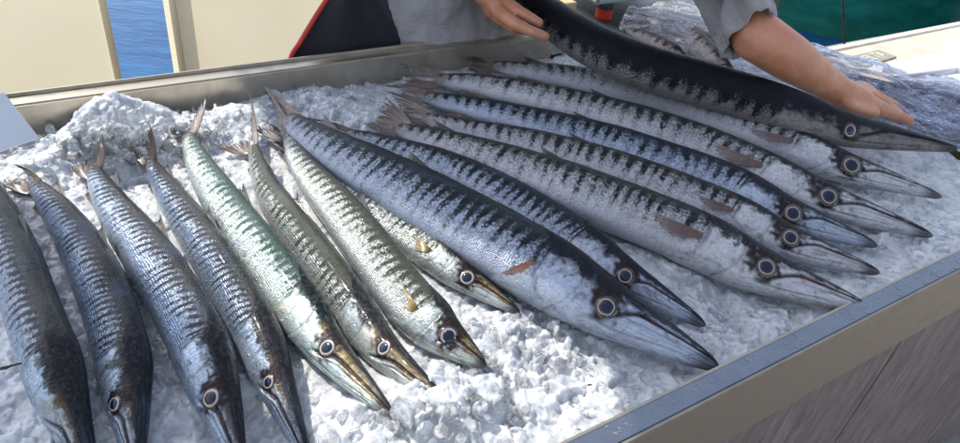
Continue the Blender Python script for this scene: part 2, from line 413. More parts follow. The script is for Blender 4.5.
AMPS = [(110, 150, 1.0, .10), (300, 100, .5, .12), (440, 400, .8, .09), (530, 350, .6, .09), (590, 400, .5, .08), (500, 300, .8, .05), (900, 230, .6, .1), (700, 300, .5, .10), (780, 320, .4, .08), (50, 400, .35, .1)]
AW = [(W(x, y, 0), h, r) for x, y, h, r in AMPS]
def ice_h(X, Y):
    b = X * NV.x + Y * NV.y
    z = np.zeros_like(X)
    for p, h, r in MW: z = z + h * np.exp(-((X - p.x) ** 2 + (Y - p.y) ** 2) / r ** 2)
    A = np.full_like(X, .42)
    for p, h, r in AW: A = A + h * np.exp(-((X - p.x) ** 2 + (Y - p.y) ** 2) / r ** 2)
    w1 = vnoise(X * 60, Y * 60, 5) - .5; w2 = vnoise(X * 60, Y * 60, 8) - .5
    f1, c1 = facets(X / .030 + w1 * .5, Y / .030 + w2 * .5, 1)
    f2, c2 = facets(X / .012 + w2 * .7, Y / .012 + w1 * .7, 11)
    f3, c3 = facets(X / .0055, Y / .0055, 21)
    z = z + A * (0.010 * (f1 - .5) * (.4 + .6 * c1) + 0.0045 * (f2 - .5) * (.3 + .7 * c2) + .0012 * (f3 - .5) * c3)
    z = z + .010 * (vnoise(X * 16, Y * 16, 3) - .5) + .004 * (vnoise(X * 45, Y * 45, 4) - .5)
    # slumps away from the rear wall, meets the front rim almost level
    z = z - .014 * sm(rearB - .09, rearB, b) * (1 - np.clip(z * 20, 0, .8))
    z = z + .012 * sm(fo + .12, fo + .03, b)
    return z - .004
na, nb_ = 1250, 480
aa = np.linspace(L0, 1.30, na); bb = np.linspace(fo + FT + .003, rearB - .004, nb_)
bb[0] -= 0
A_, B_ = np.meshgrid(aa, bb)
X_ = A_ * T.x + B_ * NV.x; Y_ = A_ * T.y + B_ * NV.y
Z_ = ice_h(X_, Y_)
V = np.stack([X_.ravel(), Y_.ravel(), Z_.ravel()], 1)
def fast_grid(name, V, nu, nv, mat, attrs=None, wrap=False, parent=None):
    """V laid out [nv][nu]; wrap closes the nu direction"""
    me = bpy.data.meshes.new(name)
    me.vertices.add(len(V)); me.vertices.foreach_set('co', V.astype(np.float32).ravel())
    iu = np.arange(nu if wrap else nu - 1); iv = np.arange(nv - 1)
    I, J = np.meshgrid(iu, iv); I2 = (I + 1) % nu
    q = np.stack([J * nu + I, J * nu + I2, (J + 1) * nu + I2, (J + 1) * nu + I], -1).reshape(-1, 4)
    me.loops.add(q.size); me.loops.foreach_set('vertex_index', q.ravel().astype(np.int32))
    me.polygons.add(len(q)); me.polygons.foreach_set('loop_start', np.arange(0, q.size, 4, dtype=np.int32))
    me.polygons.foreach_set('use_smooth', np.ones(len(q), dtype=bool))
    me.update(calc_edges=True)
    for k, a in (attrs or {}).items():
        a = np.asarray(a, dtype=np.float32)
        if a.ndim == 1: at = me.attributes.new(k, 'FLOAT', 'POINT'); at.data.foreach_set('value', a)
        else: at = me.attributes.new(k, 'FLOAT_VECTOR', 'POINT'); at.data.foreach_set('vector', a.ravel())
    me.materials.append(mat)
    o = bpy.data.objects.new(name, me); COL.objects.link(o)
    if parent: adopt(o, parent)
    return o
ice = tag(fast_grid('crushed_ice', V, na, nb_, M_ICE), 'bed of white crushed ice filling the steel tray under the fish', 'ice', kind='stuff')

def ico():
    b = bmesh.new(); bmesh.ops.create_icosphere(b, subdivisions=2, radius=1)
    v = np.array([x.co[:] for x in b.verts]); f = [[y.index for y in x.verts] for x in b.faces]; b.free(); return v, np.array(f)
IV, IF = ico()
def chunk(r):
    """a broken lump: sphere cut by random planes"""
    v = IV.copy()
    for _ in range(random.randint(6, 10)):
        n = rng.normal(size=3); n /= np.linalg.norm(n); d = random.uniform(.35, .8)
        s = v @ n; v = v - np.outer(np.clip(s - d, 0, None), n)
    v = v * np.array([1, random.uniform(.55, 1), random.uniform(.4, .8)]) * r
    a = Euler([random.uniform(0, 6.28) for _ in range(3)]).to_matrix()
    return v @ np.array(a).T
CH = [(105, 128, 110, 60, .006, .018), (60, 150, 50, 50, .005, .013), (180, 125, 90, 60, .004, .013), (300, 96, 120, 90, .003, .010), (430, 78, 40, 45, .003, .008),
      (430, 410, 90, 80, .004, .018), (520, 350, 60, 60, .003, .014), (500, 310, 40, 40, .003, .007), (600, 400, 70, 90, .002, .007), (580, 350, 40, 60, .003, .009), (880, 225, 50, 90, .003, .009),
      (60, 380, 20, 80, .003, .007), (700, 330, 30, 90, .003, .007), (640, 260, 12, 40, .003, .008), (500, 55, 12, 30, .004, .009)]
BIG = [(557, 336, .012), (540, 347, .009), (572, 326, .012), (508, 348, .010), (128, 118, .016), (90, 125, .018), (150, 122, .014), (180, 131, .013), (106, 135, .015), (420, 395, .014), (450, 412, .012), (372, 400, .014), (395, 428, .013), (490, 365, .012), (470, 385, .010), (455, 375, .009)]
cv, cf, nv0 = [], [], 0
pts = []
for px, py, n, sp, r0, r1 in CH:
    for _ in range(n): pts.append((random.gauss(px, sp * .5), random.gauss(py, sp * .35), random.uniform(r0, r1) * random.uniform(.35, 1)))
for _ in range(70): pts.append((random.gauss(440, 60), random.gauss(402, 24), random.uniform(.006, .013)))
for _ in range(28): pts.append((random.gauss(550, 32), random.gauss(345, 22), random.uniform(.005, .010)))
for _ in range(60): pts.append((random.gauss(115, 42), random.gauss(136, 13), random.uniform(.007, .014)))
for _ in range(40): pts.append((random.gauss(330, 60), random.gauss(98, 9), random.uniform(.005, .010)))
for _ in range(30): pts.append((random.gauss(870, 50), random.gauss(230, 22), random.uniform(.004, .009)))
for _ in range(50): pts.append((random.gauss(700, 60), random.gauss(325, 22), random.uniform(.003, .007)))
for px, py, r in BIG: pts.append((px, py, r))
for px, py, r in pts:
    p = W(px, py, 0.0); bb_ = p.dot(NV)
    if bb_ > rearB - .012 or bb_ < fo + FT + .015 or p.dot(T) < L0 + .01: continue
    z = float(ice_h(np.array([p.x]), np.array([p.y]))[0])
    p = W(px, py, z) if z < .4 else p
    if p.dot(NV) > rearB - .012: continue
    v = chunk(r) + np.array([p.x, p.y, z + r * .12])
    cv.append(v); cf.append(IF + nv0); nv0 += len(v)
cvv = np.concatenate(cv); cff = np.concatenate(cf)
o = mesh('ice_lumps', cvv, cff.tolist(), M_CHUNK, smooth=False); tag(o, 'loose clear and white lumps of broken ice lying on the crushed ice bed', 'ice', kind='stuff')

# ------------------------------------------------------------------ fish
def spline(P, n):
    P = np.array(P, float); m = len(P)
    if m == 2: t = np.linspace(0, 1, n)[:, None]; return P[0] * (1 - t) + P[1] * t
    E = np.vstack([2 * P[0] - P[1], P, 2 * P[-1] - P[-2]]); out = []
    for i in range(m - 1):
        p0, p1, p2, p3 = E[i:i + 4]
        for t in np.linspace(0, 1, 40, endpoint=False):
            out.append(.5 * (2 * p1 + (p2 - p0) * t + (2 * p0 - 5 * p1 + 4 * p2 - p3) * t * t + (3 * p1 - p0 - 3 * p2 + p3) * t ** 3))
    out.append(P[-1]); out = np.array(out)
    for _ in range(12): out[1:-1] = (out[:-2] + 2 * out[1:-1] + out[2:]) / 4
    d = np.r_[0, np.cumsum(np.linalg.norm(np.diff(out, axis=0), axis=1))]
    q = np.linspace(0, d[-1], n)
    return np.stack([np.interp(q, d, out[:, k]) for k in range(3)], 1)
HT = [0, .06, .2, .4, .62, .82, 1.0, 1.2, 1.42, 1.6, 1.78, 1.9, 1.97, 2.0]
HH = [.32, .45, .66, .86, .98, 1.0, .99, .95, .82, .65, .45, .30, .19, .05]
def prof(t): 
    x = np.interp(t, HT, HH); return x
def fish(name, pts, wpx, eye, er, skin, roll=32, z0=.0, z=None, tips=(), label='', finc=None, pect=None, group='barracudas laid out on the ice',
         wide=.74, dors=True, mouth=.0, cat='fish'):
    nu, nv = 120, 320
    mid = W(*pts[len(pts) // 2], .03); Rm = 1.06 * wpx / 2 * depth(mid) / F
    zz = z if z else [z0] * len(pts)
    # two passes for the height of the centreline
    P = [W(x, y, zz[i] + Rm * .75) for i, (x, y) in enumerate(pts)]
    C = spline(P, nv); ln = np.r_[0, np.cumsum(np.linalg.norm(np.diff(C, axis=0), axis=1))]; L = ln[-1]; s = ln / L
    ex, ey = projn(C); k = int(np.argmin((ex - eye[0]) ** 2 + (ey - eye[1]) ** 2)) if eye else int(nv * .83)
    se = s[k]; sg = 1 - (1 - se) * 1.72
    te = 1 + (se - sg) / (1 - sg)
    t = np.where(s < sg, s / sg, 1 + (s - sg) / (1 - sg))
    H = prof(t)
    for _ in range(6): H[1:-1] = (H[:-2] + 2 * H[1:-1] + H[2:]) / 4
    # centreline height follows the girth so that the fish rests on the ice
    base = np.interp(np.linspace(0, 1, nv), np.linspace(0, 1, len(zz)), zz)
    ih = ice_h(C[:, 0], C[:, 1])
    if not z: base = base + .75 * np.clip(np.convolve(np.pad(ih, 20, mode='edge'), np.ones(41) / 41, 'valid'), -.004, .03)
    C[:, 2] = base + Rm * (.18 + .62 * H)
    # keep the picture line: re-project x,y on new height
    px, py = projn(spline(P, nv))
    for i in range(nv):
        q = W(px[i], py[i], C[i, 2]); C[i, 0], C[i, 1] = q.x, q.y
    for _ in range(10): C[1:-1] = (C[:-2] + 2 * C[1:-1] + C[2:]) / 4
    Tg = np.gradient(C, axis=0); Tg /= np.linalg.norm(Tg, axis=1)[:, None]
    side = np.cross(np.array([0, 0, 1.]), Tg); side /= np.linalg.norm(side, axis=1)[:, None]
    up = np.cross(Tg, side)
    ra = R(roll); Bk = side * math.cos(ra) + up * math.sin(ra); Nn = -side * math.sin(ra) + up * math.cos(ra)
    ph = (np.arange(nu) / nu) * 2 * np.pi - np.pi + .0001     # -pi..pi, 0 = back
    PH, TT = np.meshgrid(ph, t); v = np.abs(PH) / np.pi
    hd = sm(1.0, 1.5, TT)
    wr = wide * (1 - .10 * hd) * (1 + .18 * sm(.2, 0, TT) * 0)
    ct, st = np.cos(PH), np.sin(PH)
    e = .92 
    cx_ = np.sign(ct) * np.abs(ct) ** e; sx_ = np.sign(st) * np.abs(st) ** e
    # upper head flatter, belly a bit fuller
    hb = np.where(ct > 0, 1 - .16 * sm(1.05, 1.5, TT), 1 + .05 * np.sin(np.clip(TT, 0, 1) * np.pi))
    gill_t = 1.0 + .10 * np.cos((v - .55) * np.pi * 1.3) - .05     # curved rear edge of the gill cover
    pre_t = 1.20 + .07 * np.cos((v - .55) * np.pi * 1.4)
    step = .045 * sm(-.012, .004, TT - gill_t) * sm(.18, .3, v) * sm(1.5, 1.1, TT)
    step += .025 * sm(-.010, .004, TT - pre_t) * sm(.22, .34, v) * sm(1.6, 1.3, TT)
    vm = np.where(TT < 1.62, .47 + .22 * sm(1.62, 1.40, TT), .47 - .05 * sm(1.62, 1.95, TT))
    g = np.exp(-((v - vm) / .030) ** 2) * sm(1.40, 1.46, TT)
    lowl = np.exp(-((v - (.80 - .12 * sm(1.5, 1.95, TT))) / .020) ** 2) * sm(1.28, 1.45, TT) * (.45 - .25 * sm(1.6, 1.9, TT))
    lip = np.exp(-((v - (vm + .055)) / .022) ** 2) * sm(1.5, 1.58, TT) * sm(1.97, 1.9, TT)
    g2 = np.exp(-((v - (vm + .11)) / .012) ** 2) * sm(1.5, 1.6, TT) * .5
    opn = mouth * np.exp(-((v - vm - .035) / .06) ** 2) * sm(1.62, 1.8, TT)
    lump = .012 * (vnoise(TT * 14 + wpx, v * 6, 31) - .5) + .02 * (vnoise(TT * 5, v * 3 + wpx, 33) - .5)
    rad = (1 + step - .15 * g - .05 * lowl + .05 * lip - .14 * opn + lump) 
    Hm = (Rm * H)[:, None] * rad
    V = C[:, None, :] + Bk[:, None, :] * (Hm * cx_ * hb)[..., None] + Nn[:, None, :] * (Hm * wr * sx_)[..., None]
    # close the ends
    V[0] = V[0].mean(0) * 1 + (V[0] - V[0].mean(0)) * .02
    V[-1] = V[-1].mean(0) + (V[-1] - V[-1].mean(0)) * .05
    gl = np.exp(-((TT - gill_t) / .012) ** 2) * sm(.2, .30, v) * (.95 - .55 * sm(.42, .6, v)) * (.55 + .6 * vnoise(v * 30, TT * 2 + wpx, 71))
    gl += np.exp(-((TT - pre_t) / .008) ** 2) * sm(.25, .4, v) * (.35 + .4 * vnoise(v * 9, TT * 3, 8))
    line = np.clip(gl + g * 1.3 + g2 + lowl + opn * 1.2, 0, 1)
    line = line * (1 - .8 * lip)
    head = sm(-.01, .01, TT - gill_t)
    tip = sm(1.84, 1.94, TT)
    line = np.clip(line + tip * .8, 0, 1)
    # find the eye on the flank
    Vf = V.reshape(-1, 3); qx, qy = projn(Vf); vv = v.ravel(); tt_ = TT.ravel(); pf = PH.ravel()
    if eye:
        ok = (pf > .15 * np.pi) & (pf < .62 * np.pi) & (tt_ > 1.2) & (tt_ < 1.7)
        dd = np.where(ok, (qx - eye[0]) ** 2 + (qy - eye[1]) ** 2, 1e9); ki = int(np.argmin(dd))
        iv, iu = divmod(ki, nu)
        ep = Vf[ki]
        du = V[iv, (iu + 1) % nu] - V[iv, iu - 1]; dv = V[iv + 2, iu] - V[iv - 2, iu]
        en = np.cross(dv, du); en /= np.linalg.norm(en)
        if en @ Nn[iv] < 0: en = -en
        re = .98 * er * depth(Vector(ep)) / F
        dist = np.linalg.norm(V - ep, axis=2)
        up_ = np.clip(((V - ep) @ Bk[iv]) / re, -2, 2) + .5 * np.clip(-((V - ep) @ Tg[iv]) / re, -2, 2)
        sock = sm(2.0, 1.1, dist / re - .32 * np.clip(up_, -.6, 2) + 1.1 * (vnoise(TT * 42, v * 21, 4) - .5))
        # streak from the socket towards the crown
    else: sock = np.zeros_like(v)
    arc = v * np.pi * Rm * .9
    fc = np.stack([np.broadcast_to(ln[:, None], v.shape), arc, np.zeros_like(v)], -1).reshape(-1, 3)
    sv = np.stack([TT, v, (PH > 0).astype(float)], -1).reshape(-1, 3)
    mk = np.stack([line, head, sock], -1).reshape(-1, 3)
    loc = Vector(C[int(nv * .6)]); loc.z = max(0, float(base[int(nv * .6)]))
    root = empty('barracuda', loc); tag(root, label, cat, group)
    fast_grid('body', Vf, nu, nv, FM[skin], dict(fc=fc, sv=sv, mk=mk), wrap=True, parent=root)
    # eye
    if eye:
        n_ = Vector(en); a = n_.orthogonal().normalized(); b = n_.cross(a); ep = Vector(ep) - n_ * re * .07
        vs, fs, er_ = [], [], []
        K = 28; rings = [(0, .20), (.3, .20), (.55, .18), (.7, .16), (.82, .12), (.92, .06), (1.0, -.02), (1.1, -.16)]
        for r_, h_ in rings:
            for q in range(K):
                an = q / K * 2 * math.pi
                vs.append(ep + a * (r_ * re * math.cos(an)) + b * (r_ * re * math.sin(an)) + n_ * (h_ * re * .8)); er_.append(min(1, r_))
        for i in range(len(rings) - 1):
            for q in range(K): fs.append((i * K + q, i * K + (q + 1) % K, (i + 1) * K + (q + 1) % K, (i + 1) * K + q))
        eo = adopt(mesh('eye', vs, fs, M_IRISW if skin in ('green', 'olive', 'brown') else M_IRIS, attrs={'er': er_}), root)
        vs, fs = [], []
        for i in range(7):
            u = i / 6; r_ = .61 * re * math.sin(u * math.pi / 2 + .001); h_ = re * (.10 + .16 * math.cos(u * math.pi / 2))
            for q in range(K): an = q / K * 2 * math.pi; vs.append(ep + a * (r_ * math.cos(an)) + b * (r_ * math.sin(an)) + n_ * h_)
        for i in range(6):
            for q in range(K): fs.append((i * K + q, i * K + (q + 1) % K, (i + 1) * K + (q + 1) % K, (i + 1) * K + q))
        po = mesh('pupil', vs, fs, M_PUPIL); po.parent = eo
    # fins
    def fin(nm, base_a, base_b, tips_curve, mat, thick=.0007, rag=.10, seed=0, bend=None):
        """sheet between a base segment and a curve of ray ends"""
        rs = random.Random(seed); nr = 26; ns_ = 7; vs, fs, at = [], [], []
        bend = bend or Vector((0, 0, 0))
        for i in range(nr):
            u = i / (nr - 1); b0 = base_a.lerp(base_b, u)
            q = u * (len(tips_curve) - 1); j = min(int(q), len(tips_curve) - 2); e0 = tips_curve[j].lerp(tips_curve[j + 1], q - j)
            k_ = 1 - rag * rs.random() * (1 if 0 < i < nr - 1 else 0)
            if i % 4 == 0 and 0 < i < nr - 2: k_ -= rag * 1.1
            for m in range(ns_):
                w_ = m / (ns_ - 1) * k_
                vs.append(b0.lerp(e0, w_) + bend * (math.sin(w_ * 3.14) ) + Vector((0, 0, .0006 * math.sin(i * 2.1) * w_))); at.append((u, w_, 0))
        for i in range(nr - 1):
            for m in range(ns_ - 1): fs.append((i * ns_ + m, (i + 1) * ns_ + m, (i + 1) * ns_ + m + 1, i * ns_ + m + 1))
        o = mesh(nm, vs, fs, mat, attrs={'fin': at}); sd_ = o.modifiers.new('solid', 'SOLIDIFY'); sd_.thickness = thick; sd_.offset = 0
        return adopt(o, root)
    c0 = Vector(C[1]); b0 = Vector(Bk[2]); r0 = Rm * .40
    back = -Vector(Tg[2])
    if tips:
        inner = c0 + back * r0 * 3.2
        for kk, (sgn, tp) in enumerate(zip((1, -1), tips)):
            q_ = W(tp[0], tp[1], .01); tz = (0 if z else max(0, float(ice_h(np.array([q_.x]), np.array([q_.y]))[0]))) + (tp[2] if len(tp) > 2 else .010)
            tv = W(tp[0], tp[1], tz)
            ba = c0 + b0 * (r0 * .95 * sgn) + Vector(Tg[2]) * r0 * 1.2; bb2 = c0 - back * r0 * .6
            # trailing edge curve from tip to notch
            midp = tv.lerp(inner, .45) + (c0 - tv.lerp(inner, .45)) * -.06
            fin('tail_fin', ba, bb2, [tv, tv.lerp(midp, .5), midp, inner.lerp(midp, .35), inner], finc or M_FIN, .0009, .22, seed=int(tp[0] * 7 + kk), bend=b0 * (.004 * sgn))
    def surf(tq, phq, lift=0):
        iv = int(np.argmin(np.abs(t - tq))); iu = int(round((phq + math.pi) / (2 * math.pi) * nu)) % nu
        p = Vector(V[iv, iu]); n = (p - Vector(C[iv])).normalized(); return p + n * lift, n, Vector(Tg[iv])
    if dors:
        for (ta, tb, hh) in ((.22, .13, .62), (.60, .49, .55)):
            pa_, n1, tg1 = surf(ta, .02, -.002); pb_, n2, tg2 = surf(tb, .02, -.002)
            hgt = Rm * hh
            tipv = pb_ + n1 * hgt * .75 - tg1 * hgt * 1.0
            fin('dorsal_fin', pb_, pa_, [pb_ - tg1 * hgt * .8 + n1 * .002, pb_.lerp(tipv, .5) - tg1 * hgt * .15, tipv], M_FIND, .0008, .12, seed=3)
        pa_, n1, tg1 = surf(.22, math.pi - .05, -.002); pb_, n2, tg2 = surf(.12, math.pi - .05, -.002); hgt = Rm * .5
        fin('anal_fin', pb_, pa_, [pb_ - tg1 * hgt * .8, pb_ + n1 * hgt * .6 - tg1 * hgt], M_FIN, .0008, .12, seed=4)
    if pect:
        (dx, dy), wd_, pc_ = pect[0], pect[1] * .62, pect[2]
        p0, n1, tg1 = surf(1.02, .56 * math.pi, .0008)
        gx, gy = proj(p0)
        e1 = W(gx + dx, gy + dy, max(.006, p0.z - .004) if not len(pect) > 3 else p0.z + pect[3]) 
        ax = (e1 - p0); perp = ax.cross(n1).normalized() * ax.length * wd_
        fin('pectoral_fin', p0 + perp * .26, p0 - perp * .26, [e1 + perp * .45, e1 + perp * -.1 - ax * .04, e1 - perp * .7 - ax * .22, e1 - perp * 1.1 - ax * .5], pc_, .0008, .10, seed=9, bend=n1 * .002)
    return root

G1, G2 = 'small barracudas laid side by side on the ice', 'large barracudas laid side by side on the ice'
fish('f1', [(-34, 160), (-8, 205), (14, 255), (32, 310), (50, 360), (66, 405), (96, 492)], 56, None, 9, 'brown', 50, tips=((-40, 130), (-50, 140)), dors=True,
     label='brown-backed barracuda at the far left edge, its tail and snout cut off by the frame', group=G1, pect=((-30, 8), .12, M_FIND))
fish('f2', [(34, 184), (58, 212), (86, 255), (106, 300), (121, 350), (130, 400), (138, 478)], 52, (114, 404), 9, 'brown', 42, tips=((14, 164), (-2, 181)),
     label='blue-flanked barracuda with narrow slanting stripes, tail pointing at the left edge, second from the left', group=G1)
fish('f3', [(93, 170), (112, 205), (145, 250), (177, 300), (202, 350), (219, 395), (243, 474)], 54, (210, 398), 11, 'brown', 34, tips=((102, 134, .03), (70, 164)),
     label='blue barracuda with ragged orange-brown tail on the ice mound, third from the left', group=G1)
fish('f4', [(150, 163), (172, 198), (205, 245), (236, 295), (262, 345), (284, 400), (310, 466)], 47, (268, 382), 8, 'brown', 47, tips=((148, 122, .035), (134, 150)),
     label='slim dark-backed barracuda with pale upright tail, just left of the bright green one', group=G1)
fish('f5', [(188, 136), (200, 165), (232, 215), (270, 265), (303, 312), (338, 358), (393, 416)], 46, (327, 347), 10, 'green', 32, tips=((207, 95, .05), (170, 126)),
     label='bright iridescent green barracuda glinting in the sun, forked tail upright in the ice', group=G1, z0=.004)
fish('f6', [(253, 148), (268, 190), (300, 235), (333, 280), (362, 322), (395, 360), (450, 407)], 42, (384, 348), 9, 'olive', 48, tips=((249, 92, .035), (212, 143)),
     label='silver-grey barracuda right of the bright green one, thin snout pointing to the sunlit ice', group=G1, z0=.002)
fish('f7', [(288, 136), (305, 168), (340, 210), (375, 255), (405, 295), (440, 330), (486, 367)], 46, (448, 336), 10, 'olive', 22, tips=((262, 84, .035), (250, 125)),
     label='shiny silver barracuda with golden face and pearly gill cover beside the largest flat-lying fish', group=G1, z0=.006, pect=((-24, -32), .42, M_FING))
fish('f8', [(300, 150), (345, 190), (385, 218), (425, 247), (465, 277), (520, 313)], 36, (467, 278), 8.5, 'olive', 24, z0=.000, tips=((262, 120), (268, 140)),
     label='smallest barracuda with yellow snout, half hidden under the large blue one', group=G1, pect=((-22, -17), .42, M_FING), dors=False)
fish('f10', [(345, 134), (385, 147), (440, 166), (495, 192), (560, 231), (622, 274), (706, 326)], 44, (625, 276), 9.5, 'blue', 22, tips=((308, 118), (330, 150)), 
     label='slender dark blue barracuda lying just behind the large one with the orange-brown fin', group=G2, z0=.000)
fish('f9', [(289, 120), (325, 146), (375, 174), (435, 207), (500, 243), (560, 278), (630, 319), (719, 368)], 68, (607, 307), 12, 'blue', 24, tips=((259, 84, .03), (285, 150, .02)),
     label='largest barracuda lying on the ice, blue flank and an orange-brown side fin', group=G2, z0=.008, pect=((-34, 16), .22, M_FINO))
fish('f11', [(398, 130), (440, 143), (500, 163), (570, 188), (655, 221), (710, 245), (768, 272), (875, 312)], 55, (767, 267), 11, 'grey', 26, tips=((386, 98), (358, 120)),
     label='pale-bellied grey barracuda nearest the front rim on the right, snout over the steel edge', group=G2, z0=.006, pect=((-52, -20), .32, M_FINP, .006))
fish('f12', [(424, 118), (465, 130), (517, 142), (592, 163), (655, 185), (719, 210), (795, 244), (880, 273)], 44, (790, 238), 10, 'grey', 24, tips=((392, 96), (384, 112)),
     label='barracuda with mouth ajar, directly behind the pale-bellied one at the front rim', group=G2, z0=.004, mouth=.6, pect=((-36, -12), .3, M_FINP, .005))
fish('f13', [(424, 97), (470, 107), (542, 125), (605, 142), (660, 160), (719, 181), (790, 214), (878, 246)], 42, (791, 216), 10, 'blue', 24, tips=((395, 86), (384, 90)),
     label='blue-grey barracuda with a brown-rimmed eye, middle of the five at the right', group=G2, z0=.004)
fish('f14', [(436, 80), (480, 85), (550, 101), (630, 123), (705, 148), (765, 174), (825, 199), (933, 236)], 44, (828, 196), 10.5, 'grey', 26, tips=((400, 64, .03), (384, 86)),
     label='grey barred barracuda with open red mouth, second from the back on the ice', group=G2, z0=.006, mouth=1.0, pect=((-50, -20), .3, M_FINP, .006))
fish('f15', [(492, 66), (555, 75), (610, 86), (670, 100), (745, 128), (800, 150), (850, 168), (942, 197)], 38, (851, 165), 10.5, 'grey', 26, tips=((462, 56, .03), (468, 70)),
     label='silver barracuda farthest back on the ice, lying right under the held one', group=G2, z0=.006, pect=((-45, -10), .25, M_FINP, .004))
held = fish('f16', [(474, -46), (512, -14), (555, 20), (600, 48), (655, 70), (712, 86), (770, 104), (835, 125), (958, 149)], 38, (848, 142), 8, 'dark', 44,
     z=[.085, .08, .075, .07, .06, .05, .04, .028, .018], tips=((440, -85, .09), (445, -50, .08)), dors=False, mouth=.8, 
     label='huge black barracuda held in both hands by the fishmonger', group=None)

# ------------------------------------------------------------------ the right-hand end: covered fish, board, scale
t0a = RE + .002
deck = tag(empty('side_counter', tab(t0a, rearB, GZ)), 'dark steel side counter behind the ice, under the scale and the plastic covered fish', 'counter')
bm = bmesh.new(); DA = W(815, 52, 0).dot(T)
tbox(bm, t0a, DA, rearB - .004, rearB + .30, -.05, -.012, .003)
adopt(bmobj('counter_top', bm, simple('dark_steel', (.06, .065, .075), .3, .6, .2, 12)), deck)
bm = bmesh.new()
for a_ in (t0a + .03, DA - .04):
    for b_ in (rearB + .03, rearB + .26):
        bm = bmesh.new(); tbox(bm, a_ - .02, a_ + .02, b_ - .02, b_ + .02, GZ, -.051, 0); adopt(bmobj('leg', bm, M_STEEL), deck)

# plastic film over more fish
_d = W(950, 112, 0) - W(820, 78, 0); FA = math.atan2(_d.y, _d.x); FB = W(690, 40, 0).x * math.cos(FA) + W(690, 40, 0).y * math.sin(FA)
def film_mat():
    t = NT('crumpled_film'); v = t.obj()
    s_ = t.sep(v); ca, sa = math.cos(FA), math.sin(FA)
    al = t.math('ADD', t.math('MULTIPLY', s_[0], ca), t.math('MULTIPLY', s_[1], sa)); ac = t.math('SUBTRACT', t.math('MULTIPLY', s_[1], ca), t.math('MULTIPLY', s_[0], sa))
    q = t.comb(al, t.math('MULTIPLY', ac, 3.5), 0)
    n = t.noise(q, 11, 5, .6, 1.0); wv = t.noise(q, 16, 4, .6, 2.2); w2 = t.noise(q, 34, 3, .6, 1.5)
    rg = t.math('ABSOLUTE', t.math('SUBTRACT', wv, .5)); ridge = t.ss(rg, 0, .028, 1, 0)
    r2 = t.ss(t.math('ABSOLUTE', t.math('SUBTRACT', w2, .5)), 0, .03, .7, 0)
    ridge = t.math('MAXIMUM', ridge, r2)
    blue = t.ss(al, FB, FB + .30)
    a = t.math('ADD', t.ss(n, .38, .62, .12, .62), t.math('MULTIPLY', ridge, .4), clamp=True)
    c = t.mix(t.ss(n, .3, .7), t.mix(blue, (.30, .33, .40), (.06, .14, .38)), t.mix(blue, (.48, .48, .52), (.24, .32, .52)))
    c = t.mix(t.math('MULTIPLY', ridge, .8), c, t.mix(blue, (.78, .79, .82), (.78, .83, .92)))
    t.set(Base_Color=c, Roughness=.14, Alpha=a, Specular_IOR_Level=.8, Coat_Weight=.5, Coat_Roughness=.05,
          Normal=t.bump(t.math('ADD', wv, t.math('MULTIPLY', w2, .5)), .8, .010))
    return t.m
fr = [(618, 30), (645, 44), (700, 66), (760, 90), (820, 110), (880, 138), (940, 150), (1000, 165), (1090, 185)]
bk = [(632, 20), (660, 10), (700, 2), (748, 18), (805, 50), (846, 64), (905, 76), (985, 92), (1100, 118)]
def curve_pts(P, n):
    P = np.array(P, float); d = np.r_[0, np.cumsum(np.linalg.norm(np.diff(P, axis=0), axis=1))]; q = np.linspace(0, d[-1], n)
    return np.stack([np.interp(q, d, P[:, k]) for k in range(2)], 1)
nf_, nb2 = 260, 110
A1, A2 = curve_pts(fr, nf_), curve_pts(bk, nf_)
P1 = np.array([W(x, y, .0)[:] for x, y in A1]); P2 = np.array([W(x, y, .0)[:] for x, y in A2])
U = np.linspace(0, 1, nb2)[:, None, None]
G = P1[None] * (1 - U) + P2[None] * U
X, Y = G[..., 0], G[..., 1]; u_ = np.broadcast_to(U[..., 0], X.shape)
def film_h(X, Y, u_):
    hump = np.sin(np.clip(u_, 0, 1) * np.pi) ** .6
    al = X * math.cos(FA) + Y * math.sin(FA); ac = Y * math.cos(FA) - X * math.sin(FA)
    cr = np.abs(vnoise(al * 9, ac * 38, 51) - .5) + .5 * np.abs(vnoise(al * 22 + 3, ac * 70, 52) - .5) + .2 * np.abs(vnoise(al * 60, ac * 120, 53) - .5)
    return .004 + hump * (.028 + .012 * vnoise(X * 9, Y * 9, 54)) + .026 * (cr - .2)
Zf = film_h(X, Y, u_)
film = fast_grid('plastic_sheet', np.stack([X, Y, Zf], -1).reshape(-1, 3), nf_, nb2, film_mat())
tag(film, 'crumpled translucent blue plastic sheet covering the fish behind the held one', 'plastic sheet')
cov = [((628, 30), (655, 42), (690, 62), 'upper left end, dark and slim'), ((650, 20), (690, 34), (730, 62), 'near the scale'), ((690, 22), (700, 45), (735, 75), 'below the grey sleeve'),
       ((800, 70), (850, 85), (905, 100), 'by the wrist of the fishmonger'), ((845, 76), (890, 92), (950, 112), 'next to the white board'), ((880, 84), (930, 100), (1000, 122), 'at the right edge'), ((905, 112), (945, 124), (1000, 140), 'just behind the tip of the long snout')]
FM['hake'] = mat_fish('covered_fish_skin', (.10, .075, .07), (.03, .022, .025), (.34, .26, .25), (.55, .46, .45), .05, 0, 6, .1, .45, rough=.4, metal=.15, headdark=1.0)
for i, (a, b, c, w_) in enumerate(cov):
    r_ = fish('c', [a, b, c], 17 + (i % 3) * 2, None, 3, 'hake', 40, z0=.004, dors=False, label='brownish fish under the plastic sheet, ' + w_, group='fish covered by the plastic sheet', cat='fish')
    r_.name = 'covered_fish'

